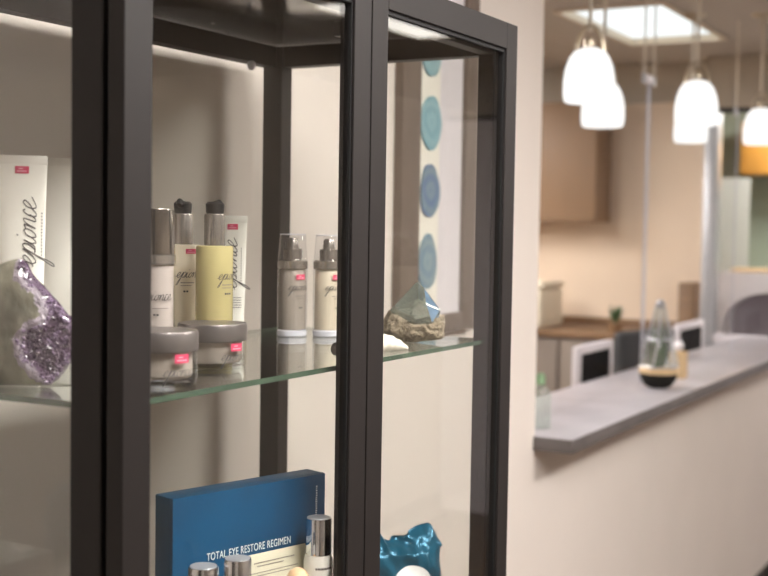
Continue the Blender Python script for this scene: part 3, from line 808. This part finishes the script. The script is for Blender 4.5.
link('glass_cone', bm, thin_glass('smoky terrarium glass', (.86, .90, .91), .05, haze=.12), te, smooth=False)
bm = bmesh.new()
for a, b in edges: tube(bm, [a, b], .0034, 6)
bmesh.ops.create_uvsphere(bm, u_segments=12, v_segments=8, radius=.02, matrix=Matrix.Translation((0, 0, .345)))
link('metal_edging', bm, m_alum, te)
random.seed(11); bm = bmesh.new()
for k in range(34):
    a = random.uniform(0, 2*pi); q = random.uniform(0, .045); L = random.uniform(.05, .16)*(1-q*8)+.03; w_ = .008
    b0 = Vector((q*cos(a), q*sin(a), .087)); out_ = Vector((cos(a), sin(a), 0)); side = Vector((-sin(a), cos(a), 0)); prev = None
    for j in range(6):
        t_ = j/5; c = b0+out_*(.018*t_*t_)+Vector((0, 0, L*t_)); ww = w_*sin(pi*(.12+.85*t_))
        p = (bm.verts.new(c-side*ww), bm.verts.new(c+out_*.002), bm.verts.new(c+side*ww))
        if prev:
            bm.faces.new((prev[0], prev[1], p[1], p[0])); bm.faces.new((prev[1], prev[2], p[2], p[1]))
        prev = p
link('plants', bm, m_leaf, te)
bm = bmesh.new()
for c in ((.02, -.02, .14), (-.02, -.01, .17), (.01, .02, .22)):
    for j in range(5):
        a = 2*pi*j/5; mt = Matrix.Translation(Vector(c)+Vector((.011*cos(a), .004, .011*sin(a)))) @ Matrix.Diagonal((.010, .004, .010, 1))
        bmesh.ops.create_uvsphere(bm, u_segments=10, v_segments=6, radius=1, matrix=mt)
link('blossoms', bm, m_petal, te)
# cream card holder
ch = thing('tissue_box', 'small cream box with white tissue tuft right of the terrarium', 'box', (4.36, .640, ZL), radians(8))
box('carton', -.045, .045, -.035, .035, 0, .115, m_sand, ch, .003)
bm = bmesh.new(); bmesh.ops.create_icosphere(bm, subdivisions=3, radius=1)
for v in bm.verts: v.co = Vector((v.co.x*.045, v.co.y*.022, .1165+.024+v.co.z*.024))*1.0+Vector((0, 0, 0)) if True else v.co
for v in bm.verts: v.co += v.co.normalized()*.006*noise.noise(v.co*70)
for v in bm.verts: v.co.z = max(.1152, v.co.z)
link('tissue', bm, m_petal, ch)
# sanitizer bottle
sb = thing('sanitizer_bottle', 'clear bottle with green cap on the ledge against the wall end', 'bottle', (2.735, .635, ZL))
lobj('body', [(0, 0), (.033, 0), (.036, .004), (.036, .110), (.028, .128), (.013, .136), (.013, .142), (0, .142)], thin_glass('clear gel bottle', (.88, .93, .9), .05, haze=.08), sb, 28)
lobj('green_cap', [(0, .1425), (.016, .1425), (.016, .168), (.010, .178), (0, .178)], mat('green plastic', (124, 154, 118), .4, var=.05), sb, 24)

# ================================================================== OFFICE
for xa, xb, lb in ((2.72, 4.80, 'long low grey desk behind the near half of the ledge'), (5.55, 6.24, 'short low grey desk under the farther white-framed monitor')):
    dk = thing('reception_desk', lb, 'desk', ((xa+xb)/2, 1.35, FL)); a = (xb-xa)/2
    box('desk_top', -a, a, -.40, .35, .945, .98, m_greyf, dk, .003); box('modesty_panel', -a+.02, a-.02, .30, .33, 0, .9445, m_greyf, dk)
    for sx in (-a+.02, a-.05): box('side_panel', sx, sx+.03, -.38, .2995, 0, .9445, m_greyf, dk)
def monitor(x0, x1, y, ztop, zbot, label):
    cx = (x0+x1)/2; a = (x1-x0)/2; t = thing('monitor', label, 'monitor', (cx, y, .58), radians(0)); zt = ztop-.58; zb_ = zbot-.58
    box('casing', -a, a, -.012, .018, zb_, zt, m_lilacw, t, .006)
    box('screen', -a+.045*a/.24, a-.055*a/.24, -.0135, -.0118, zb_+.03, zt-.036, m_screen, t)
    box('stand_neck', -.03, .03, .019, .032, .0085, zb_+.10, m_alum, t, .003)
    box('stand_foot', -.10, .10, -.06, .09, 0, .008, m_alum, t, .002)
    return t
monitor(4.18, 4.66, 1.05, 1.078, .82, 'white-framed monitor with black screen, left of the terrarium')
monitor(5.76, 6.32, 1.05, 1.078, .82, 'white-framed monitor with black screen, right of the terrarium')
# back counter
bc = thing('storage_counter', 'brown wood storage counter along the far office wall', 'counter', (6.545, 2.4, FL))
box('carcass', -.24, .45, -1.02, 1.2, 0, 1.325, m_greyf, bc); box('countertop', -.27, .45, -1.04, 1.22, 1.3255, 1.358, m_brown, bc, .003)
box('backsplash', .425, .4495, -1.02, 1.2, 1.3585, 1.405, m_brown, bc)
for k in range(4): box('door', -.2595, -.2405, -1.0+k*.55, -.47+k*.55, .08, 1.30, m_greyf, bc, .003)
sp = box('wood_side_panel', 6.80, 6.985, 1.235, 1.335, FL, 1.27, m_brown, None, .003); tag(sp, 'narrow upright brown wood end panel beside the far column', 'panel')
wc = thing('wall_cabinet', 'light oak wall cabinet on the far office wall', 'cabinet', (6.85, 2.3, 1.65))
box('carcass', -.13, .15, -.43, 1.3, 0, .79, m_oak, wc, .002)
for k in range(3): box('door', -.150, -.131, -.43+k*.58, .143+k*.58, .003, .787, m_oak, wc, .002)
# printer
pr_ = thing('printer', 'ivory rounded printer on the brown counter at the opening edge', 'printer', (6.50, 2.16, .958))
bm = bmesh.new(); bx(bm, -.20, .20, -.09, .30, 0, .26, .03, seg=4); link('casing', bm, m_ivory, pr_)
bm = bmesh.new(); bx(bm, -.19, .19, -.10, .29, .262, .30, .014, seg=3); link('lid', bm, m_ivory, pr_)
box('paper_tray', -.30, -.201, -.06, .22, .03, .045, m_lilacw, pr_, .003)
# chairs
def chair(x, y, rz, label):
    t = thing('office_chair', label, 'chair', (x, y, FL), rz)
    bm = bmesh.new(); bx(bm, -.24, .24, -.23, .23, .44, .52, .03, seg=3); link('seat', bm, m_fabric, t)
    bm = bmesh.new(); bx(bm, -.25, .25, .22, .29, .80, 1.50, .03, seg=3); link('backrest', bm, m_fabric, t)
    bm = bmesh.new(); tube(bm, [(0, .20, .47), (0, .30, .50), (0, .31, 1.0)], .015); link('back_support', bm, m_black, t)
    bm = bmesh.new(); tube(bm, [(0, 0, .07), (0, 0, .439)], .025, 14); link('post', bm, m_black, t)
    for k in range(5):
        a = 2*pi*k/5; bm = bmesh.new(); tube(bm, [(0, 0, .08), (.28*cos(a), .28*sin(a), .06)], .016)
        g_ = link('leg', bm, m_black, t)
        bm = bmesh.new(); bmesh.ops.create_uvsphere(bm, u_segments=12, v_segments=8, radius=.028, matrix=Matrix.Translation((.28*cos(a), .28*sin(a), .028))); link('caster', bm, m_black, g_)
chair(5.14, 1.26, radians(165), 'charcoal office chair between the two desks behind the terrarium')
# little plant on back counter
pl = thing('potted_plant', 'small dark green potted plant on the far brown counter', 'plant', (6.42, 1.62, .958))
lobj('pot', [(0, 0), (.035, 0), (.045, .06), (.041, .062), (0, .055)], m_brown, pl, 24)
bm = bmesh.new(); random.seed(5)
for k in range(26):
    a = random.uniform(0, 2*pi); L = random.uniform(.07, .13); el = random.uniform(.9, 1.45); d = Vector((cos(a)*cos(el), sin(a)*cos(el), sin(el))); sd_ = Vector((-sin(a), cos(a), 0)); prev = None
    for j in range(5):
        t_ = j/4; c = Vector((0, 0, .055))+d*L*t_; ww = .011*sin(pi*(.1+.85*t_)); p = (bm.verts.new(c-sd_*ww), bm.verts.new(c+sd_*ww))
        if prev: bm.faces.new((prev[0], prev[1], p[1], p[0]))
        prev = p
link('leaves', bm, m_leaf, pl)

# ================================================================== BEYOND THE GLAZED PARTITION
wa = thing('arched_cabinet', 'white cabinet with an arched grey opening beyond the glazed partition', 'cabinet', (7.25, .85, FL))
bm = bmesh.new()
hw = .34; zt = 1.735; prof = []
n = 20; outer = [(-hw, 0)]+[(-hw+.05*(1-cos(a)), zt-.05+.05*sin(a)) for a in [pi/2*i/6 for i in range(7)]]+[(hw-.05*(1-cos(a)), zt-.05+.05*sin(a)) for a in [pi/2-pi/2*i/6 for i in range(7)]]+[(hw, 0)]
inner = [(.27*cos(a), 1.4+.205*sin(a)) for a in [pi*i/n for i in range(n+1)]]
fr = [bm.verts.new((-.12, y, z)) for y, z in outer+[(.27, 0)]+inner+[(-.27, 0)]]
f = bm.faces.new(fr); ex = bmesh.ops.extrude_face_region(bm, geom=[f]); bmesh.ops.translate(bm, verts=[v for v in ex['geom'] if isinstance(v, bmesh.types.BMVert)], vec=(.24, 0, 0))
bmesh.ops.triangulate(bm, faces=[f_ for f_ in bm.faces if len(f_.verts) > 4])
link('arched_surround', bm, m_lilacw, wa, smooth=False)
box('grey_back', .05, .119, -.269, .269, 0, 1.59, m_lilacg, wa)
tr = box('serving_tray', 7.18, 7.32, .83, 1.10, 1.336, 1.365, m_sand, None, .006); tag(tr, 'flat cream tray on top of the white arched cabinet', 'tray')
oc = thing('wall_cabinet', 'orange maple wall cabinet in the room beyond the glazed partition', 'cabinet', (8.7, 1.0, 2.035))
box('carcass', -.18, .2, -.6, .365, 0, .40, m_orange, oc, .002)
for k in range(2): box('door', -.199, -.181, -.6+k*.485, -.118+k*.482, .003, .397, m_orange, oc, .002)
fp = thing('frosted_screen', 'pale frosted glass screen standing beyond the glazed partition', 'screen', (8.3, 1.0, FL))
box('frosted_pane', -.005, .005, .24, .46, .05, 2.4, m_frost, fp); box('foot_rail', -.03, .03, .23, .47, 0, .05, m_alum, fp)

# ================================================================== plan units to metres, floor to z = 0
for o in S.objects:
    if o.parent is None and o is not cam:
        o.location = (o.location+Vector((0, 0, .4)))*.82; o.scale = (.82, .82, .82)
